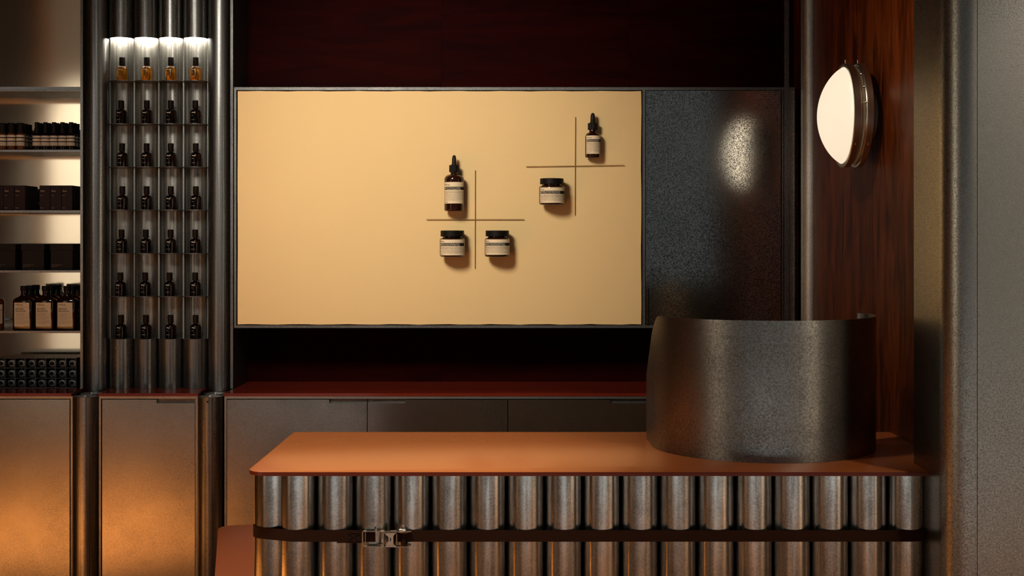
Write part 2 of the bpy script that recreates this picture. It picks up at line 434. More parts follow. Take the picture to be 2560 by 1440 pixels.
# short pipes between the cabinets
RP = .0497
def short_pipe(cxp, Yc, label):
    X = px(cxp, Yc)
    t = thing('short_pipe', label, 'pipe', (X, Yc, 0), 'capped pipes between the cabinets')
    zt = LEDGE-.011
    obj('pipe_wall', MB().lathe([(RP, 0), (RP, zt), (RP-.003, zt), (RP-.003, zt-.02)], (X, Yc, 0), 40, caps=False), M['pipe'], t)
    obj('pipe_cap', MB().lathe([(RP-.003, zt-.004), (RP-.004, zt-.0025), (0, zt-.0025)], (X, Yc, 0), 40, caps=False), M['alu_cap'], t)
    obj('cap_bolt', MB().lathe([(.006, zt-.002), (.006, zt+.003), (.004, zt+.005), (0, zt+.0055)], (X, Yc-.01, 0), 12), M['alu'], t)
    return t
M['alu_cap'] = galv('zinc_cap', .5, .9, (.3, .45), 150)
p_ = short_pipe(214.5, 5.213, 'front capped short pipe right of the far left cabinet')
obj('screw_hole', MB().lathe([(.0035, -.001), (0, -.001)], (px(526.5, 5.213), 5.213-RP, LEDGE-.028), 10, 'Y'), M['backgap'],
    short_pipe(526.5, 5.213, 'front capped short pipe with a screw hole, left of the long low cabinet'))
short_pipe(232, 5.213+2*RP+.0006, 'rear capped short pipe behind the front one, right of the far left cabinet')
short_pipe(541, 5.213+2*RP+.0006, 'rear capped short pipe behind the one with a screw hole')

# full-height side pipes
def tall_pipe(cxp, Yc, label, z0=0, R=.0497):
    X = px(cxp, Yc)
    o = obj('tall_pipe', MB().lathe([(R, z0), (R, TOP), (R-.003, TOP), (R-.003, z0)], (X, Yc, 0), 48, caps=False), M['cornerpipe'] if cxp > 2000 else M['pipe'])
    return tag(o, label, 'pipe')
tall_pipe(243.6, 5.4165, 'full-height galvanised pipe left of the perfume niches')
tall_pipe(550.9, 5.4165, 'full-height galvanised pipe right of the perfume niches')
tall_pipe(2027.5, 5.30, 'full-height galvanised pipe in the alcove corner beside the wall lamp', LEDGE+.0005, .0400)

# ---------------------------------------------------------------- four display pipes with niches
YT = 5.416; RT = .0503
ty = [203.5, 311, 418, 525, 633, 740, 846]
tx = [305.2, 366.6, 428.0, 489.4]
ut = thing('pipe_display', 'row of four galvanised pipes cut open into perfume niches', 'display', (px(397, YT), YT, LEDGE))
ztop = pz(97.5, YT); zbot = pz(846, YT)
arc_n = 40
for i, x in enumerate(tx):
    X = px(x, YT)
    up = obj('pipe', MB().lathe([(RT, ztop), (RT, TOP), (RT-.0028, TOP), (RT-.0028, ztop), (RT, ztop)], (X, YT, 0), arc_n, caps=False), M['pipe'], ut)
    obj('pipe_foot', MB().lathe([(RT, LEDGE+.0005), (RT, zbot), (RT-.0028, zbot), (RT-.0028, LEDGE+.0005), (RT, LEDGE+.0005)], (X, YT, 0), arc_n, caps=False), M['pipe'], ut)
    obj('niche_lining', MB().lathe([(RT, zbot), (RT, ztop), (RT-.0028, ztop), (RT-.0028, zbot), (RT, zbot)], (X, YT, 0), arc_n//2, 'Z', 0, PI, caps=False)
        .box(X-RT, X-RT+.0028, YT-.0005, YT+.0005, zbot, ztop).box(X+RT-.0028, X+RT, YT-.0005, YT+.0005, zbot, ztop), M['lining'], up)
    for y in ty[:-1]:
        z = pz(y, YT)
        obj('shelf', MB().lathe([(RT-.0006, z-.0032), (RT-.0002, z-.0016), (RT-.0006, z)], (X, YT, 0), arc_n), M['edge'], up)
    obj('shelf', MB().lathe([(RT-.003, zbot-.004), (RT-.003, zbot)], (X, YT, 0), arc_n), M['edge'], up)
    obj('light_disc', MB().lathe([(RT-.004, ztop+.002), (RT-.004, ztop+.006)], (X, YT, 0), arc_n), M['led'], up)

# perfume bottles
def perfume():
    t = thing('perfume_bottle', '', 'bottle', (0,0,0), 'perfume bottles in the pipe niches')
    r = .0220
    prof = [(0, .0004), (r*.86, .0), (r, .002), (r, .046)]
    for k in range(1, 8):
        a = k/7*PI/2
        prof.append((r-(.0115)*(1-math.cos(a)), .046+.0135*math.sin(a)))
    prof += [(.0100, .0600), (.0085, .0610), (.0085, .0665), (0, .0665)]
    obj('glass_body', MB().lathe(prof, seg=28, caps=False), M['amber'], t, True)
    obj('cap', MB().lathe([(.0112, .0635), (.0118, .0645), (.0118, .0955), (.0110, .0965), (0, .0965)], seg=24), M['cap'], t, True)
    R = r+.0003
    pr = MB().text('Aēsop.', -.0120, .0438, .0056, R=R, bold=.02).text('Tacit', -.0120, .0325, .0034, R=R).text('Eau de Parfum', -.0120, .0160, .0026, R=R)
    o = obj('label_print', pr, M['printwhite'], t, True)
    obj('dip_tube', MB().tube([(0, .002, .064), (.001, .002, .045), (.006, .002, .028), (.003, .002, .012), (-.002, .002, .004)], .0008, 6), M['diptube'], t, True)
    return t
rown = ['top lit', 'second', 'third', 'fourth', 'fifth', 'sixth', 'lowest']
coln = ['leftmost pipe', 'second pipe from the left', 'third pipe from the left', 'rightmost pipe']
bx = [[305.5,367,427,489],[303,367,427,488.5],[305.5,366.5,427,489.5],[306,366.5,427,489.5],[304,364.5,426.5,488],[301,363,424,488],[302.5,365,426.5,489]]
pb = None; shaded_me = None
for r in range(7):
    for c in range(4):
        Y = 5.405; z = pz(ty[r], YT)+.0003
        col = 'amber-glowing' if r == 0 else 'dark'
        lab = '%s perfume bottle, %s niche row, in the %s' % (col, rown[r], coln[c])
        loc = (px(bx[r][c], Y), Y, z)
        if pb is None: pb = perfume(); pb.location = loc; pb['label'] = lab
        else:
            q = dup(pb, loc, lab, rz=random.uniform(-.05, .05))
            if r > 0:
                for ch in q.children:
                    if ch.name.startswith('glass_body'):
                        if shaded_me is None:
                            shaded_me = ch.data.copy(); shaded_me.materials[0] = M['amberdeep']
                        ch.data = shaded_me

# ---------------------------------------------------------------- shelving unit at the left
XU0, XU1 = px(200.5, YF), px(207, YF)
XL = px(-560, YF)
su = thing('shelving_unit', 'tall galvanised shelving with a pale satin back, full of products at the left', 'shelving', ((XL+XU0)/2, 5.5, LEDGE))
obj('side_panel', MB().box(XU0, XU1, YF, YB-.0005, LEDGE+.0005, TOP-.001), M['shelfedge'], su)
obj('back_panel', MB().box(XL, XU0, YB-.014, YB-.0005, LEDGE+.0005, TOP-.001), M['cream'], su)
sy = [(224, 228.5), (374, 380), (525.5, 532), (675.5, 681.5), (827, 833)]
for a, c in sy:
    z1 = pz(a, YF); z0 = pz(c, YF)
    s_ = obj('shelf', MB().box(XL, XU0-.0003, YF+.001, YB-.0145, z0, z1, .0006, 1), M['shelfedge'], su)
    if a != 224:
        obj('rail', MB().tube([(XL, YB-.035, z1+.034), (XU0-.001, YB-.035, z1+.034)], .0048, 10), M['rail'], s_)
    else:
        obj('lip', MB().box(XL, XU0-.0005, YF+.012, YF+.014, z1, z1+.013), M['shelfedge'], s_)
SZ = [pz(a, YF)+.0003 for a, c in sy]

# shelf 2: small labelled bottles
def small_bottle(kind):
    g = 'amber bottles with tall black caps on the upper shelf' if kind == 'a' else 'dark bottles with stepped black caps on the upper shelf'
    t = thing('small_bottle', '', 'bottle', (0,0,0), g)
    if kind == 'a':
        r = .0178; zsh = .068
        obj('glass_body', MB().lathe([(0,0),(r-.002,0),(r,.002),(r,.058),(r-.001,.063),(r-.003,.067),(.0135,.0685),(.0135,.073),(0,.073)], seg=24, caps=False), M['amberwarm'], t, True)
        obj('cap', MB().lathe([(.0158,.069),(.0160,.070),(.0160,.108),(.0150,.1095),(0,.1095)], seg=24), M['cap'], t, True)
        lz0, lz1 = .016, .060
    else:
        r = .0172
        obj('glass_body', MB().lathe([(0,0),(r-.002,0),(r,.002),(r,.056),(r-.002,.062),(r-.006,.067),(.009,.070),(.009,.076),(0,.076)], seg=24, caps=False), M['amberdark'], t, True)
        obj('cap', MB().lathe([(.0105,.069),(.0108,.070),(.0108,.088),(.0098,.089),(.0090,.0895),(.0092,.112),(.0085,.1130),(0,.1130)], seg=24), M['cap'], t, True)
        lz0, lz1 = .016, .057
    R = r+.0003; hw = R*1.35
    obj('label', MB().band(-hw, hw, lz0, lz1, R=R, seg=16), M['labelgrey'], t, True)
    h = lz1-lz0
    obj('label_band', MB().band(-hw, hw, lz0+h*.70, lz0+h*.80, R=R+.0002).band(-hw, hw, lz0+h*.36, lz0+h*.46, R=R+.0002), M['print'], t, True)
    pr = MB().text('Aēsop.', -hw*.62, lz0+h*.84, .0042, R=R+.0003)
    for q in range(4): pr.text('cleanser gel for the skin soin', -hw*.62, lz0+h*(.27-.08*q), .0026, R=R+.0003, width=hw*1.2)
    obj('label_print', pr, M['print'], t, True)
    return t
M['amberwarm'] = plain('warm_amber_glass', (.10, .028, .006), .08, 0, .5)
dep = ['front row', 'middle row', 'back row']
A = small_bottle('a'); first = True
for k in range(3):
    for j, x in enumerate([6.2, 29.0, 51.8]):
        Y = YF+.022+.0405*k; loc = (px(x, YF+.022), Y, SZ[1])
        cn = ['cut by the picture edge', 'second from the left', 'last on the right'][j]
        lab = 'amber bottle with tall black cap on upper shelf, %s, %s' % (dep[k], cn)
        if first: A.location = loc; A['label'] = lab; first = False
        else: dup(A, loc, lab)
B = small_bottle('b'); first = True
on = ['first', 'second', 'third', 'fourth', 'fifth']
for k in range(3):
    for j in range(5):
        Y = YF+.022+.0385*k; loc = (px(92.5+21.3*j, YF+.022), Y, SZ[1])
        lab = 'small dark bottle with stepped cap on upper shelf, %s, %s from the left' % (dep[k], on[j])
        if first: B.location = loc; B['label'] = lab; first = False
        else: dup(B, loc, lab)

# shelf 3: cartons
def carton():
    t = thing('carton', '', 'box', (0,0,0), 'slim maroon cartons on the middle shelf')
    wd, dp, h = .0434, .0440, .1010
    obj('carton_body', MB().box(-wd/2, wd/2, -dp/2, dp/2, 0, h, .0006, 1), M['box'], t, True)
    y = -dp/2-.0003
    pr = MB().text('Aēsop.', -wd*.42, h-.0245, .0062, y, bold=.02).text('Parfum', -wd*.42, h-.042, .0038, y).text('50 mL', -wd*.42, .0075, .0050, y)
    obj('label_print', pr, M['printfaint2'], t, True)
    return t
M['printfaint2'] = plain('dusty_print', (.50, .36, .30), .6, 0, .1)
K = carton(); first = True
for g, (xs_, gn) in enumerate([([-5, 22.3, 49.7], 'left group'), ([112, 139.6, 167.1], 'right group')]):
    for k in range(3):
        for j, x in enumerate(xs_):
            yy = YF+.030+.0475*k; loc = (px(x, YF+.008), yy, SZ[2])
            lab = 'slim maroon carton in the %s, %s, %s from the left' % (gn, dep[k], on[j])
            if first: K.location = loc; K['label'] = lab; first = False
            else: dup(K, loc, lab)
# shelf 4: lidded gift boxes
def gift():
    t = thing('gift_box', '', 'box', (0,0,0), 'dark lidded gift boxes')
    obj('box_body', MB().box(-.045, .045, -.085, .085, 0, .094, .001, 1), M['giftbox'], t, True)
    obj('lid', MB().box(-.0475, .0475, -.0875, .0875, .080, .1075, .001, 1), M['giftbox'], t, True)
    pr = MB()
    for q in range(3): pr.text(['Kit for the traveller and body', 'Resurrection hand', 'balm'][q], -.040, .020-.0048*q, .0036, -.0854)
    obj('label_print', pr, M['printfaint'], t, True)
    return t
G = gift(); first = True
for j, x in enumerate([8, 80, 152]):
    loc = (px(x, YF+.005), YF+.100, SZ[3])
    lab = 'dark brown lidded gift box, ' + ['partly cut by the left picture edge', 'middle one of the three', 'closest to the metal upright'][j]
    if first: G.location = loc; G['label'] = lab; first = False
    else: dup(G, loc, lab)
# shelf 5: mouthwash bottles
def mouthwash():
    t = thing('mouthwash_bottle', '', 'bottle', (0,0,0), 'square dark bottles with cream labels')
    w2, d2 = .0405, .0245
    def sect(wx, dy, z, n=5):
        r = min(.010, wx*.95, dy*.95); pts = []
        for cx, cy, a0 in ((wx-r, dy-r, 0), (-wx+r, dy-r, 90), (-wx+r, -dy+r, 180), (wx-r, -dy+r, 270)):
            for k in range(n):
                a = R_(a0+90*k/(n-1)); pts.append((cx+r*math.cos(a), cy+r*math.sin(a), z))
        return pts
    secs = [(w2-.003, d2-.003, 0), (w2, d2, .003), (w2, d2, .118), (w2-.001, d2-.001, .1235), (w2-.005, d2-.003, .1285),
            (w2-.012, d2-.007, .1335), (w2-.021, .0135, .1385), (.0135, .0125, .1435), (.0120, .0120, .147), (.0120, .0120, .165)]
    v = []; f = []
    for s_ in secs: v += sect(*s_)
    n = 20
    for k in range(len(secs)-1):
        for i in range(n): f.append((k*n+i, k*n+(i+1)%n, (k+1)*n+(i+1)%n, (k+1)*n+i))
    f += [tuple(range(n))[::-1], tuple((len(secs)-1)*n+i for i in range(n))]
    obj('glass_body', MB().add(v, f), M['amberdark'], t, True, 50)
    obj('cap', MB().lathe([(.0150,.1615),(.0152,.1625),(.0152,.1795),(.0145,.1815),(0,.1815)], seg=24), M['cap'], t, True)
    y = -d2-.0004; x0, x1, z0, z1 = -.0310, .0300, .0160, .1140
    obj('label', MB().band(x0, x1, z0, z1, y), M['label2'], t, True)
    y -= .0003
    pr = MB().text('Aēsop.', x0+.0045, z1-.0120, .0118, y, width=.031)
    for zz in (z1-.0185, z1-.0420, z1-.0485, z1-.0555): pr.band(x0+.0045, x1-.0045, zz, zz+.0004, y)
    pr.text('MOUTHWASH', x0+.0045, z1-.0285, .0088, y, width=.034, bold=.02).text('BAIN DE BOUCHE', x0+.0045, z1-.0375, .0088, y, width=.0425, bold=.02)
    pr.text('Freshens and rinses the', x0+.0045, z1-.0470, .0040, y).text('mouth and the teeth', x0+.0045, z1-.0540, .0040, y)
    for q in range(8):
        pr.text(['A gentle alcohol-free rinse that freshens the', 'breath and helps to keep the gums clean with', 'a blend of clove, anise and spearmint oils.', 'Rinse le matin et le soir apres le brossage.',
                 'Directions Gargle a capful for thirty seconds', 'and expel. Use morning and night, after food.', 'Mode d\'emploi Gargariser un bouchon pendant', 'trente secondes. Ne pas avaler.'][q],
                x0+.0045, z1-.0605-.0037*q-(.0015 if q > 3 else 0), .0030, y, width=(x1-x0-.009) if q not in (2, 7) else .036)
    pr.text('500 mL', x0+.0045, z0+.003, .0030, y).text('16.9 fl oz', x1-.020, z0+.003, .0030, y)
    obj('label_print', pr, M['print'], t, True)
    return t
M['label2'] = plain('mouthwash_label', (.50, .46, .34), .6, 0, .2)
W = mouthwash(); first = True
for k in range(3):
    for j, x in enumerate([54.5, 108.5, 162.5]):
        loc = (px(x, YF+.008), YF+.034+.066*k, SZ[4])
        lab = 'square dark mouthwash bottle on the lowest shelf, %s, %s from the left' % (dep[k], on[j])
        if first: W.location = loc; W['label'] = lab; first = False
        else: dup(W, loc, lab)
# partly seen amber pump bottle at the picture edge
t = thing('pump_bottle', 'amber bottle with a grey label cut off by the left picture edge', 'bottle', (px(-15.5, YF+.03), YF+.036, SZ[4]))
r = .0385
obj('glass_body', MB().lathe([(0,0),(r-.003,0),(r,.003),(r,.118),(r-.002,.125),(r-.008,.131),(.016,.134),(.014,.137),(0,.137)], seg=32, caps=False), M['amberwarm'], t, True)
obj('cap', MB().lathe([(.0215,.132),(.0220,.134),(.0220,.166),(.0205,.168),(0,.168)], seg=24), M['cap'], t, True)
obj('label', MB().band(-r*1.3, r*1.3, .028, .106, R=r+.0003, seg=24), M['labelgrey'], t, True)
pr = MB().band(-r*1.3, r*1.3, .083, .085, R=r+.0006)
for q in range(6): pr.text('body cleanser', .004, .075-.007*q, .0045, R=r+.0006, width=.04)
obj('label_print', pr, M['print'], t, True)

# rack of metal tubes on the left worktop
YR = YF+.012
rx = [-13.8, 12, 37.5, 63, 88.5, 113.8, 139.2, 164.6, 190]
rz = [895.0, 919.8, 945, 969.8]
rt = thing('tube_rack', 'steel pigeonhole rack holding three rows of metal tubes', 'rack', (px(75, YR), YR+.09, LEDGE))
t_ = .0016
zb = LEDGE+.001; zs = [pz(y, YR) for y in rz]; zs[-1] = zb+t_
D = .175
for x in rx:
    X = px(x, YR); obj('divider', MB().box(X-t_, X+t_*.2, YR, YR+D, zb, zs[0]), M['edge'], rt)
for z in zs:
    obj('shelf', MB().box(px(rx[0], YR)-t_, px(rx[-1], YR)+t_*.2, YR+.0004, YR+D, z-t_, z), M['edge'], rt)
obj('back_sheet', MB().box(px(rx[0], YR)-t_, px(rx[-1], YR), YR+D, YR+D+.001, zb, zs[0]), M['darksteel'], rt)
def metal_tube():
    t = thing('metal_tube', '', 'tube', (0,0,0), 'aluminium tubes in the pigeonhole rack')
    prof = [(0, .006), (.0070, .0062), (.0078, .0085), (.0100, .0098), (.0130, .0120), (.0155, .0150), (.0168, .0190), (.0170, .0230), (.0170, .12), (.0160, .12)]
    obj('tube_body', MB().lathe(prof, (0,0,0), 28, 'Y', caps=False), M['alu'], t, True)
    obj('cap', MB().lathe([(0, -.003), (.0068, -.0026), (.0075, -.0015), (.0078, .0078), (0, .008)], (0,0,0), 20, 'Y', caps=False), M['cap'], t, True)
    return t
T = metal_tube(); first = True
cols = ['leftmost column', 'second column', 'third column', 'fourth column', 'fifth column', 'sixth column', 'seventh column', 'rightmost column']
for q in range(3):
    for j in range(8):
        x = (rx[j]+rx[j+1])/2+random.uniform(-.3, 1.2)
        loc = (px(x, YR), YR+.004, zs[q+1]+.0172)
        lab = 'aluminium tube with black cap, %s row, %s of the rack' % (['top', 'middle', 'bottom'][q], cols[j])
        if first: T.location = loc; T['label'] = lab; first = False
        else: dup(T, loc, lab)

# ---------------------------------------------------------------- wall unit with tan board
YE = YF-.018
obj_up = obj('metal_upright', MB().box(px(577.3, YF), px(583.8, YF), YF-.01, YB-.001, LEDGE+.0005, TOP-.001), M['edge'])
tag(obj_up, 'narrow full-height zinc edge strip right of the perfume pipes', 'panel')
wu = thing('wall_cabinet', 'shallow galvanised wall cabinet framing the tan board and a metal door', 'cabinet', (0, YF+.1, pz(820, YF)))
fx0, fx1 = px(585.3, YE), px(1987, YE)
zt1, zt0 = pz(218, YE), pz(225.3, YE)
zb1, zb0 = pz(813.3, YE), pz(820, YE)
mid0, mid1 = px(1606.2, YE), px(1613, YE)
fr = MB().box(fx0, fx1, YE, YB-.001, zt0, zt1).box(fx0, fx1, YE, YB-.001, zb0, zb1)
fr.box(fx0, px(590.6, YE), YE, YB-.001, zb1, zt0).box(mid0, mid1, YE, YB-.001, zb1, zt0)
obj('frame', fr, M['edge'], wu)
sd = MB().box(px(1954.5, YE), px(1958, YE), YE+.001, YE+.03, zb1, zt0).box(px(1975, YE), px(1981, YE), YE+.001, YE+.03, zb1, zt0)
sd.box(px(1958, YE), px(1975, YE), YE+.010, YE+.03, zb1, zt0).box(px(1981, YE), fx1, YE+.006, YB-.01, zb1, zt0)
obj('side_channel', sd, M['sheet'], wu)
obj('back_sheet', MB().box(px(590.6, YE), px(1975, YE), YB-.012, YB-.002, zb1, zt0), M['backgap'], wu)
# quarter-round side wing of the cabinet
wing = [(fx1, YE+.012)]
for k in range(0, 9):
    a = -PI/2+k/8*PI/2
    wing.append((fx1+.002+.020*math.cos(a), YE+.040+.020*math.sin(a)*1.2))
wing += [(fx1+.022, YB-.002), (fx1, YB-.002)]
obj('side_wing', MB().prism(wing, zb0, zt1-.004), M['sheet'], wu)
# soft tan board, edges a little uneven
bx0, bx1, bz1, bz0 = px(593.6, YE), px(1603.2, YE), pz(227.6, YE), pz(811.2, YE)
n = 40; pts = []
def wob(k): return .0011*math.sin(k*1.3)+.0006*math.sin(k*3.1)
for k in range(n): pts.append((bx0+(bx1-bx0)*k/n, bz0+wob(k)))
for k in range(12): pts.append((bx1+wob(k)*.9, bz0+(bz1-bz0)*k/12))
for k in range(n): pts.append((bx1-(bx1-bx0)*k/n, bz1+wob(k+7)*.7))
for k in range(12): pts.append((bx0+.0004*math.sin(k), bz1-(bz1-bz0)*k/12))
obj('tan_board', MB().prism(pts, YE+.004, YE+.016, 'XZ'), M['board'], wu)
# galvanised door with a slot at its lower left
dx0, dx1, dz1, dz0 = px(1614.6, YE), px(1952.5, YE), pz(226.6, YE), pz(812.4, YE)
sl0, sl1, sz1 = px(1621.2, YE), px(1622.8, YE), pz(720, YE)
dr = obj('door', MB().prism([(dx0, dz0), (sl0, dz0), (sl0, sz1), (sl1, sz1), (sl1, dz0), (dx1, dz0), (dx1, dz1), (dx0, dz1)], YE+.003, YE+.02, 'XZ'), M['panel'], wu)
# slim upright bar running up past the cabinet
ub = obj('upright_bar', MB().box(px(1960.5, YE-.004), px(1972.5, YE-.004), YE-.004, YE, pz(812, YE), TOP-.001).box(px(1965.3, YE-.006), px(1967.2, YE-.006), YE-.0055, YE-.004, pz(812, YE), TOP-.001), M['sheet'])
tag(ub, 'slim vertical zinc strip rising past the right end of the wall cabinet', 'strip')

# thin stick crosses on the board
YS = YE-.001
def cross(label, v, h):
    t = thing('stick_cross', label, 'ornament', (px(v[0], YS), YS, pz(h[1], YS)))
    r = .0017
    obj('upright_stick', MB().tube([(px(v[0], YS), YS, pz(v[1], YS)), (px(v[2], YS), YS, pz(v[3], YS))], r, 8), M['rod'], t)
    obj('level_stick', MB().tube([(px(h[0], YS), YS-.0025, pz(h[1], YS)), (px(h[2], YS), YS-.0025, pz(h[3], YS))], r, 8), M['rod'], t)
cross('cross of two thin bronze sticks between the dropper bottle and two jars', (1188, 425.5, 1187.5, 671), (1066, 548.5, 1310, 548.5))
cross('cross of two thin bronze sticks near the board right side, slightly tilted', (1438.3, 292.5, 1437.3, 538), (1315, 416.5, 1560.5, 413.2))

# products mounted on the board
def labelmb(x0, x1, z0, z1, R, t, lines1, lines2, body, cr, foot=('aesop.com', '60 mL'), logo=.2, body_lines=8, bandh=.15, bold2=2):
    """cream label with its black band, star and print, wrapped round radius R"""
    h = z1-z0; cx, cy = cr
    obj('label', MB().band(x0, x1, z0, z1, R=R, cx=cx, cy=cy, seg=20), M['label'], t, True)
    b1 = z1-h*logo; b0 = b1-h*bandh
    o = MB().band(x0+.0012, x0+.0012+h*bandh*.62, b0, b1, R=R+.0002, cx=cx, cy=cy, seg=4).band(x0+.0022+h*bandh*.62, x1, b0, b1, R=R+.0002, cx=cx, cy=cy, seg=16)
    obj('label_band', o, M['print'], t, True)
    tx0 = x0+.0034+h*bandh*.62
    wp = MB()
    s = h*bandh*.42
    wp.text(lines1, tx0, b1-h*bandh*.46, s, R=R+.0005, cx=cx, cy=cy, width=(x1-x0)*.66, bold=.02)
    wp.text(lines2, tx0, b0+h*bandh*.10, s, R=R+.0005, cx=cx, cy=cy, width=(x1-x0)*.68)
    sx = x0+.0012+h*bandh*.31; szc = (b0+b1)/2; q = h*bandh*.30
    for a, c in ((.22, 1), (.7, .25)):
        wp.band(sx-q*a, sx+q*a, szc-q*c, szc+q*c, R=R+.0005, cx=cx, cy=cy, seg=2)
    obj('label_print', wp, M['printwhite'], t, True)
    bp_ = MB().text('Aēsop.', x0+.0016, z1-h*logo*.72, h*logo*.62, R=R+.0005, cx=cx, cy=cy)
    top = b0-h*.035; bot = z0+h*.12; n = len(body); st = (top-bot)/n
    for k, s_ in enumerate(body):
        bp_.text(s_[0], x0+.0014, top-st*(k+.8), st*.82, R=R+.0005, cx=cx, cy=cy, width=(x1-x0-.003)*s_[1], bold=.015 if k < bold2 else 0)
    bp_.text(foot[0], x0+.0014, z0+h*.045, h*.060, R=R+.0005, cx=cx, cy=cy, bold=.02)
    bp_.text(foot[1], x1-.0085, z0+h*.045, h*.055, R=R+.0005, cx=cx, cy=cy)
    obj('label_print', bp_, M['print'], t, True)

def dropper(label, xc, ybot, ytop, wbody, wcol, wbulb, ysh, ycol0, ycol1, lab, lines1, lines2, body, logo, bandh, facing):
    s = (YE-.02)/F
    r = wbody/2*s
    base = (px(xc, YE-.02), YE+.004-r, pz(ybot, YE-.02))
    t = thing('dropper_bottle', label, 'bottle', base)
    H = lambda y: (ybot-y)*s
    hs = H(ysh)
    rn = wcol/2*s*.74
    prof = [(0, 0), (r*.90, 0), (r*.985, .003), (r, .007), (r, hs-.022)]
    for k in range(1, 8):
        a = k/7*PI/2
        prof.append((r-(r-rn)*(1-math.cos(a))*.9, hs-.022+.020*math.sin(a)))
    prof += [(rn, hs), (rn, H(ycol0)+.002), (0, H(ycol0)+.002)]
    obj('glass_body', MB().lathe(prof, seg=40, caps=False), M['amberjar'], t, True, 40)
    # ribbed collar
    rc = wcol/2*s; v = []; f = []; N_ = 48
    z0, z1 = H(ycol0), H(ycol1)
    for zz, k2 in ((z0, .96), (z0+.001, 1), (z1-.002, 1), (z1, .93)):
        for i in range(N_):
            rr = rc*k2*(1-.035*(i % 2)); v.append((rr*math.cos(2*PI*i/N_), rr*math.sin(2*PI*i/N_), zz))
    for k in range(3):
        for i in range(N_): f.append((k*N_+i, k*N_+(i+1)%N_, (k+1)*N_+(i+1)%N_, (k+1)*N_+i))
    f += [tuple(range(N_))[::-1], tuple(3*N_+i for i in range(N_))]
    obj('collar', MB().add(v, f), M['cap'], t, True, 15)
    rb = wbulb/2*s; zt = H(ytop)
    pf = [(rb*1.16, z1), (rb*1.16, z1+.004), (rb*.98, z1+.006), (rb*.92, zt-.016), (rb*.80, zt-.007), (rb*.55, zt-.002), (rb*.2, zt), (0, zt)]
    obj('rubber_bulb', MB().lathe(pf, seg=24, caps=False), M['rubber'], t, True, 50)
    x0, x1, y0, y1 = lab
    R = r+.0004
    def u(x):
        q = max(-1, min(1, (x-xc)*s/R)); return R*math.asin(q)
    labelmb(u(x0)*1.0, u(x1), H(y1), H(y0), R, t, lines1, lines2, body, (0, 0), logo=logo, bandh=bandh)
    obj('wall_peg', MB().lathe([(.004, 0), (.004, r+.004)], (0, r*.5, hs*.5), 10, 'Y'), M['steel'], t, True)
    return t
b1 = [('Sea Fennel, Sodium Ascorbyl Phosphate, Vitamin C,', 1), ('Criste Marine, Phosphate d\'Ascorbyl de Sodium, E', 1), ('A lightweight Vitamin C and Niacinamide formula that', 1),
      ('is readily absorbed by the skin and helps to restore', 1), ('radiance and suppleness. Layer a small amount under', 1), ('Une formule legere a base de Vitamine C et de Niaci', 1),
      ('namide rapidement absorbee par la peau pour lui re', 1), ('donner eclat et souplesse. Appliquer une petite', 1), ('quantite sur la peau propre. Convient aux peaux', 1), ('seches et normales. Usage externe.', .72)]
dropper('larger amber dropper bottle left of the lower stick cross', 1135.8, 528, 388.5, 49, 24.5, 11.5, 436, 431, 413.5,
        (1112.5, 1160, 456.5, 509.5), 'Lucent Facial Concentrate', 'Concentré Visage Radiant', b1, .22, .145, 0)
b2 = [('Traitement à la Rose de Damas', 1), ('Rose Petal, Neroli Blossom, Wild Ro', 1), ('Rose de Damas, Fleur de Néroli, Viol', 1), ('A luxurious Facial Oil of potent bot', 1), ('anicals for parched skin. Massage two', 1),
      ('drops into the skin nightly, follow', 1), ('with cream as required.', .66), ('Traitement nourrissant à base de bot', 1), ('aniques. Masser deux gouttes sur la', 1), ('peau propre. Usage externe.', .92)]
dropper('smaller amber dropper bottle at the top right of the tan board', 1481.8, 394.5, 283, 38.5, 25, 12.5, 331, 325, 308.5,
        (1465, 1500.5, 340.5, 386), 'Damascan Rose', 'Facial Treatment', b2, .20, .15, 0)

def jar(label, xl, xr, ylid0, ylid1, ybody0, ybot, lab, lines1, lines2, body, lidx, logo=.22, foot=('aesop.com', '60 mL')):
    s = (YE-.03)/F; xc = (xl+xr)/2; r = (xr-xl)/2*s
    t = thing('cream_jar', label, 'jar', (px(xc, YE-.03), YE+.004-r, pz(ybot, YE-.03)))
    H = lambda y: (ybot-y)*s
    hb = H(ybody0)
    prof = [(0, 0), (r*.88, 0), (r*.96, .0025), (r, .008), (r, hb-.008)]
    for k in range(1, 6):
        a = k/5*PI/2; prof.append((r-.011*(1-math.cos(a)), hb-.008+.008*math.sin(a)))
    prof += [(r*.76, hb+.001), (r*.76, H(ylid1)+.003), (0, H(ylid1)+.003)]
    obj('glass_body', MB().lathe(prof, seg=40, caps=False), M['amberjar'], t, True, 40)
    rl = (lidx[1]-lidx[0])/2*s; z0, z1 = H(ylid1), H(ylid0)
    obj('lid', MB().lathe([(rl*.9, z0), (rl, z0+.0005), (rl, z1-.0015), (rl-.0015, z1), (0, z1)], seg=40), M['cap'], t, True, 40)
    R = r+.0004
    x0, x1, y0, y1 = lab
    def u(x): return R*math.asin(max(-1, min(1, (x-xc)*s/R)))
    labelmb(u(x0), u(x1), H(y1), H(y0), R, t, lines1, lines2, body, (0, 0), logo=logo, bandh=.20, foot=foot)
    obj('wall_peg', MB().lathe([(.004, 0), (.004, r+.004)], (0, r*.5, hb*.5), 10, 'Y'), M['steel'], t, True)
    return t
b3 = [('Macadamia Integrifolia, Carrot Root, Rosehip', .90), ('Huile de Macadamia et Extrait de Rose, Tocophérol', .92), ('A nourishing, deeply hydrating cream containing botanical', 1), ('emollients to soften and soothe dry or weather-worn skin', 1),
      ('Crème riche à base d\'émollients végétaux à appliquer sur', 1), ('une peau propre et légèrement humide, matin et soir', .97)]
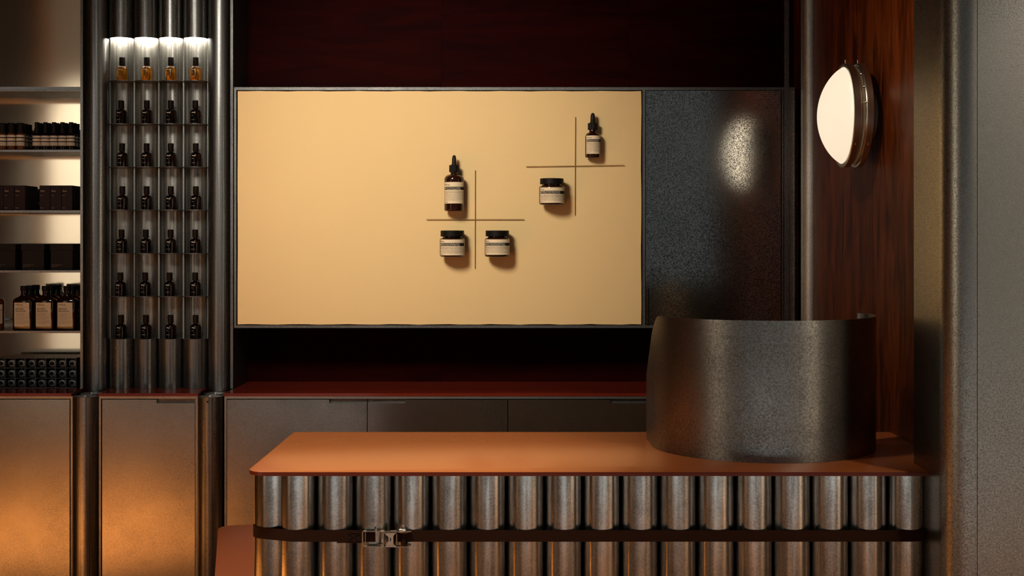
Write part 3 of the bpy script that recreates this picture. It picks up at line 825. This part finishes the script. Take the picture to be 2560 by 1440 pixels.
jar('brown cream jar below the larger dropper bottle, left of the lower cross', 1100, 1162.7, 576.5, 591.5, 595, 642, (1103, 1161, 598.8, 637.8),
    'Perfect Facial Hydrating Cream', 'Crème Hydratante Parfaite Visage', b3, (1101.8, 1160.5))
b4 = [('Niacinamide Phosphate, Pro-Vitamin B5, Bisabolol', .92), ('Vitamine Essentielle et Sodium, Panthenol, Squalane', .86), ('A replenishing masque for use at night, enriched with Panthenol', 1), ('to fortify and soothe the skin without oiliness.', .72),
      ('Un masque concentré pour la nuit enrichi en vitamines F & C', 1), ('pour fortifier et apaiser la peau en laissant un fini mat.', .86)]
jar('brown cream jar right of the lower cross', 1212, 1275, 576.5, 591, 594.5, 642, (1214.2, 1274, 598.5, 636.5),
    'Sublime Replenishing Night Masque', 'Masque de Nuit Reconstituant Sublime', b4, (1213.8, 1272.2), foot=('60 mL', '2.0 oz'))
b5 = [('Vitamin C, Magnesium Ascorbyl Phosphate, Jojoba Seed', .95), ('Vitamine C, Phosphate d\'Ascorbyl Magnésium, Lavande', .97), ('This lightweight gel infused with Vitamins B and C is ideal for', 1), ('normal to combination skin. Massage into clean skin as needed', 1),
      ('Ce gel équilibrant aux Vitamines B et C hydrate et convient', 1), ('aux peaux mixtes. Masser sur la peau propre selon besoin', .97)]
jar('brown gel jar left of the upper stick cross', 1347.5, 1411.3, 447, 461.2, 465, 512.5, (1350, 1410, 470, 508.3),
    'B Triple C Facial Balancing Gel', 'Gel Équilibrant B & Triple C Visage', b5, (1349.3, 1408.3), foot=('aesop.com', ''))

# ---------------------------------------------------------------- wall lamp
LY, LZ, LR = 4.378, 1.9166, .172
t = thing('wall_lamp', 'round brushed-nickel wall lamp with a glowing ribbed glass dome', 'lamp', (WX, LY, LZ))
def lx(prof, seg=72): return MB().lathe([(r, -h) for r, h in prof], (0, 0, 0), seg, 'X', caps=False)
obj('mount_plate', lx([(.0, .034), (.072, .034), (.0795, .030), (.0795, 0)]), M['enamel'], t, True)
obj('back_ring', lx([(.08, .030), (.150, .030), (.168, .034), (LR, .037), (LR, .054), (.168, .056)]), M['nickel'], t, True, 25)
obj('housing', lx([(.168, .050), (.160, .054), (.1575, .060), (.161, .067), (.164, .070), (.164, .078)]), M['nickel'], t, True, 60)
obj('front_ring', lx([(.158, .074), (.168, .074), (LR, .077), (LR, .096), (.168, .0985), (.160, .0985), (.158, .094)]), M['nickel'], t, True, 25)
pf = []
for k in range(25):
    q = math.sin(PI/2*(1-k/24))
    pf.append((.1595*q, .094+.082*(1-q*q)**.72))
obj('glass_dome', lx(pf, 120), M['lampglass'], t, True, 80)
for yy in (.046, .087):
    obj('ring_screw', MB().lathe([(.0022, LR-.002), (.0022, LR+.010), (.0028, LR+.010), (.0028, LR+.012), (0, LR+.012)], (-yy, 0, 0), 8), M['nickel'], t, True)
    a = R_(-38)
    obj('ring_screw', MB().tube([(-yy, -math.cos(a)*(LR-.002), math.sin(a)*(LR-.002)), (-yy, -math.cos(a)*(LR+.004), math.sin(a)*(LR+.004))], .003, 8), M['nickel'], t, True)
for a in (10, 30, 52):
    a = R_(a); r_ = .159
    obj('rivet', MB().lathe([(.004, 0), (.0035, .002), (.002, .003), (0, .0034)], (-.060, -math.cos(a)*r_, math.sin(a)*r_), 8), M['nickel'], t, True)

# ---------------------------------------------------------------- counter
CY0, CY1 = 3.431, 4.151
cX0 = -.7225; cX1 = FX-.001; cX2 = WX-.001
ct = thing('counter', 'service counter clad in galvanised pipes under a rust-orange top', 'counter', (.2, 3.8, 0))
pts = []
rad = .052
for k in range(9):
    a = PI+k/8*PI/2; pts.append((cX0+rad+rad*math.cos(a), CY0+rad+rad*math.sin(a)))
pts += [(cX1, CY0), (cX1, 3.572), (cX2, 3.572), (cX2, CY1), (cX0, CY1)]
bm = bmesh.new()
vs0 = [bm.verts.new((p[0], p[1], LEDGE-.0105)) for p in pts]
fc = bm.faces.new(vs0); r = bmesh.ops.extrude_face_region(bm, geom=[fc])
for v in [g for g in r['geom'] if isinstance(g, bmesh.types.BMVert)]: v.co.z = LEDGE
bm.edges.ensure_lookup_table()
te = [e for e in bm.edges if all(abs(v.co.z-LEDGE) < 1e-6 for v in e.verts)]
bmesh.ops.bevel(bm, geom=te, offset=.0009, segments=2, profile=.5, affect='EDGES')
ctop = obj('counter_top', MB().bm(bm), M['counter'], ct)
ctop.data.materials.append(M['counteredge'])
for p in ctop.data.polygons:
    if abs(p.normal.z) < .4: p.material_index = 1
YK = CY0+.0275+RT; pit = 94.78
def cpipe(X, Y, R=.0500):
    return obj('pipe', MB().lathe([(R, 0), (R, LEDGE-.0108), (R-.004, LEDGE-.0108), (R-.004, 0), (R, 0)], (X, Y, 0), 48, caps=False), M['tube'], ct)
x1 = px(745.6, YK)
step = pit*YK/F
for k in range(17): cpipe(x1+k*step, YK)
x0_ = -.6690; y0_ = YK+.031
cpipe(x0_, y0_, .0525)
XS = x0_+.012
for k in range(1, 6): cpipe(XS, y0_+.003+k*.1008)
obj('core_panel', MB().box(XS+.05, cX2-.01, YK+.06, CY1-.03, 0, LEDGE-.011), M['backpanel'], ct)

# strap with buckle
zS0, zS1 = pz(1354.5, 3.455), pz(1326.0, 3.455)
yS = YK-.0500-.0012
st = thing('strap', 'dark brown webbing strap buckled around the counter pipes', 'strap', (.2, yS, zS0))
path = [(XS-.0512, y0_+.50)]
path += [(x0_-.0530, y0_+.10)]
for k in range(13):
    a = PI+k/12*R_(58)
    path.append((x0_+.0537*math.cos(a), y0_+.0537*math.sin(a)))
for k in range(5):
    a = R_(243+k*6.6); path.append((x1+.0512*math.cos(a), YK+.0512*math.sin(a)))
xa, xb = px(938, 3.45), px(985, 3.45)
pathL = path+[(x1, yS), (xa, yS-.001)]
obj('webbing', MB().sheet(pathL, zS0-.0002, zS1, -.0014), M['webbing'], st)
xe = x1+16*step
obj('webbing', MB().sheet([(xb, yS-.001), (xb+.03, yS-.005), (xb+.05, yS-.001), (xe, yS), (xe+.03, yS+.006), (FX-.004, yS+.010)], zS0, zS1, -.0014), M['webbing'], st)
wf = MB().box(px(842, 3.45), px(906, 3.45), yS-.0035, yS-.0012, zS0-.003, zS1-.0008)
ov = obj('webbing_overlap', wf, M['webbing'], st)
sx0, sx1 = px(868, 3.45), px(901, 3.45); sz0, sz1 = zS0+.003, zS1-.006; ysx = yS-.0042
sm = MB()
for a, c in (((sx0, sz0), (sx1, sz0)), ((sx0, sz1), (sx1, sz1)), ((sx0, sz0), (sx0, sz1)), ((sx1, sz0), (sx1, sz1)), ((sx0, sz0), (sx1, sz1)), ((sx0, sz1), (sx1, sz0))):
    sm.tube([(a[0], ysx, a[1]), (c[0], ysx, c[1])], .0006, 5)
obj('stitching', sm, M['stitch'], ov)
# ratchet buckle
def bp2(x, y, d=0): return (px(x, 3.44), yS-.010-d, pz(y, 3.44))
bk = obj('buckle', MB().tube([bp2(907, 1330), bp2(905.5, 1334), bp2(905.5, 1364), bp2(908, 1367.5)], .0022, 8), M['steel'], st)
def plate(pts, y0, y1): return MB().prism([(px(a, 3.44), pz(c, 3.44)) for a, c in pts], y0, y1, 'XZ')
# upper and lower cheek plates are horizontal blades standing off the strap
def cheek(z, s):
    m_ = MB()
    prof = [(906, 0), (909, -.004), (935, -.005), (975, -.0095), (1000, -.011), (1018, -.006), (1026, 0), (1027, .006), (1010, .009), (906, .009)]
    m_.prism([(px(a, 3.44), yS-.010+d) for a, d in prof], z-.0007, z+.0007)
    return m_
zc1, zc0 = pz(1329.5, 3.44), pz(1367, 3.44)
obj('cheek_plate', cheek(zc1, 1), M['steel'], bk)
obj('cheek_plate', cheek(zc0, -1), M['steel'], bk)
obj('cross_bar', MB().tube([bp2(960.5, 1331, .004), bp2(958.5, 1336, .004), bp2(958.5, 1366, .004)], .0015, 8), M['steel'], bk)
obj('cross_bar', MB().tube([bp2(912.5, 1331), bp2(912.5, 1366)], .0012, 8), M['steel'], bk)
lv = plate([(962, 1332), (965, 1337), (971, 1341), (972, 1352), (966, 1358), (963, 1366.5), (992, 1366.5), (984, 1360), (983.5, 1341), (986, 1336), (992, 1332)], yS-.0205, yS-.0185)
obj('lever_plate', lv, M['steel'], bk)
obj('lever_slot', MB().tube([bp2(976.5, 1344, .0108), bp2(976.5, 1352, .0108)], .0014, 8), M['backgap'], bk)
for a, c in ((974, 1363.5), (982.5, 1363.5), (966, 1362)):
    obj('rivet', MB().lathe([(.0012, 0), (.0008, -.001), (0, -.0012)], (px(a, 3.44), yS-.0205, pz(c, 3.44)), 8, 'Y', caps=False), M['steel'], bk)
obj('bolt_head', MB().lathe([(.0042, 0), (.0042, .002), (.0026, .0024), (.0026, .004), (.0036, .0045), (.0030, .0065), (0, .007)], (px(938.5, 3.44), yS-.008, zc1+.0007), 12), M['steel'], bk)
obj('spring_catch', MB().box(px(976, 3.44), px(991, 3.44), yS-.016, yS-.010, zc1+.001, zc1+.0035).box(px(997, 3.44), px(1006, 3.44), yS-.015, yS-.011, zc1+.001, zc1+.006, .0006, 1).box(px(1004, 3.44), px(1014, 3.44), yS-.014, yS-.009, zc1+.0007, zc1+.0045, .0006, 1), M['steel'], bk)
obj('spool', MB().lathe([(.0062, zc0+.001), (.0062, zc1-.001)], (px(1008, 3.44), yS-.0075, 0), 20), M['webbing'], bk)
obj('spool_pin', MB().tube([bp2(991, 1336, .001), bp2(991, 1364, .001)], .002, 8), M['steel'], bk)
for zz in (zc1-.001, zc0+.0015):
    obj('hook_tip', MB().tube([(px(1000, 3.44), yS-.018, zz-.001), (px(1014, 3.44), yS-.016, zz-.002), (px(1028, 3.44), yS-.008, zz)], .0011, 6), M['steel'], bk)

# curved metal screen on the counter
cxs, cys, rs = .7015, 3.888, .3255
path = []; z1l = []
zt = LEDGE+.385
def addp(x, y, z): path.append((x, y)); z1l.append(z)
n = 8
for q in range(6):
    y = 4.035-q*.030; addp(cxs-rs+.001*q/5-.001, y, zt-(y-3.81)*.86)
for k in range(0, 61):
    a = PI+k/60*PI*1.035
    x, y = cxs+rs*math.cos(a), cys+rs*math.sin(a)
    addp(x, y, zt-max(0, y-3.81)*.86 if k < 20 else zt)
addp(cxs+rs-.016, cys+.052, zt); addp(cxs+rs-.028, cys+.060, zt)
so = obj('curved_screen', MB().sheet(path, LEDGE+.0006, z1l, .0025), M['screen'])
tag(so, 'upright half-cylinder screen of dark galvanised sheet on the orange counter', 'screen')

# low bench at the left end of the counter
bz = .45
def bq(x, y): 
    Y = (EYE-bz)*F/(y-VY); return (px(x, Y), Y)
pts = [bq(700, 1311), bq(620, 1311.5), bq(580, 1313), bq(556, 1316.5), bq(546.5, 1321), bq(545, 1326), bq(541, 1385), bq(537, 1440), bq(533.5, 1500), (-.80, 3.30), (-.72, 3.24), (-.62, 3.24), (-.62, 3.44)]
pts = [p for p in pts if p[1] >= 3.44 or True]
pts = pts[:9]+[(-.86, 3.36), (-.80, 3.31), (-.748, 3.31), (-.748, 4.20), (-.30, 4.21), (-.30, 4.60)]
be = thing('bench', 'low rust-red bench with a rounded corner beside the left end of the counter', 'bench', (-.9, 4.0, 0))
obj('bench_top', MB().prism(pts, bz-.02, bz), M['bench'], be)
obj('leg', MB().box(-.92, -.80, 4.30, 4.42, 0, bz-.02, .004, 2), M['darksteel'], be)
obj('leg', MB().box(-.84, -.78, 3.45, 3.57, 0, bz-.02, .004, 2), M['darksteel'], be)
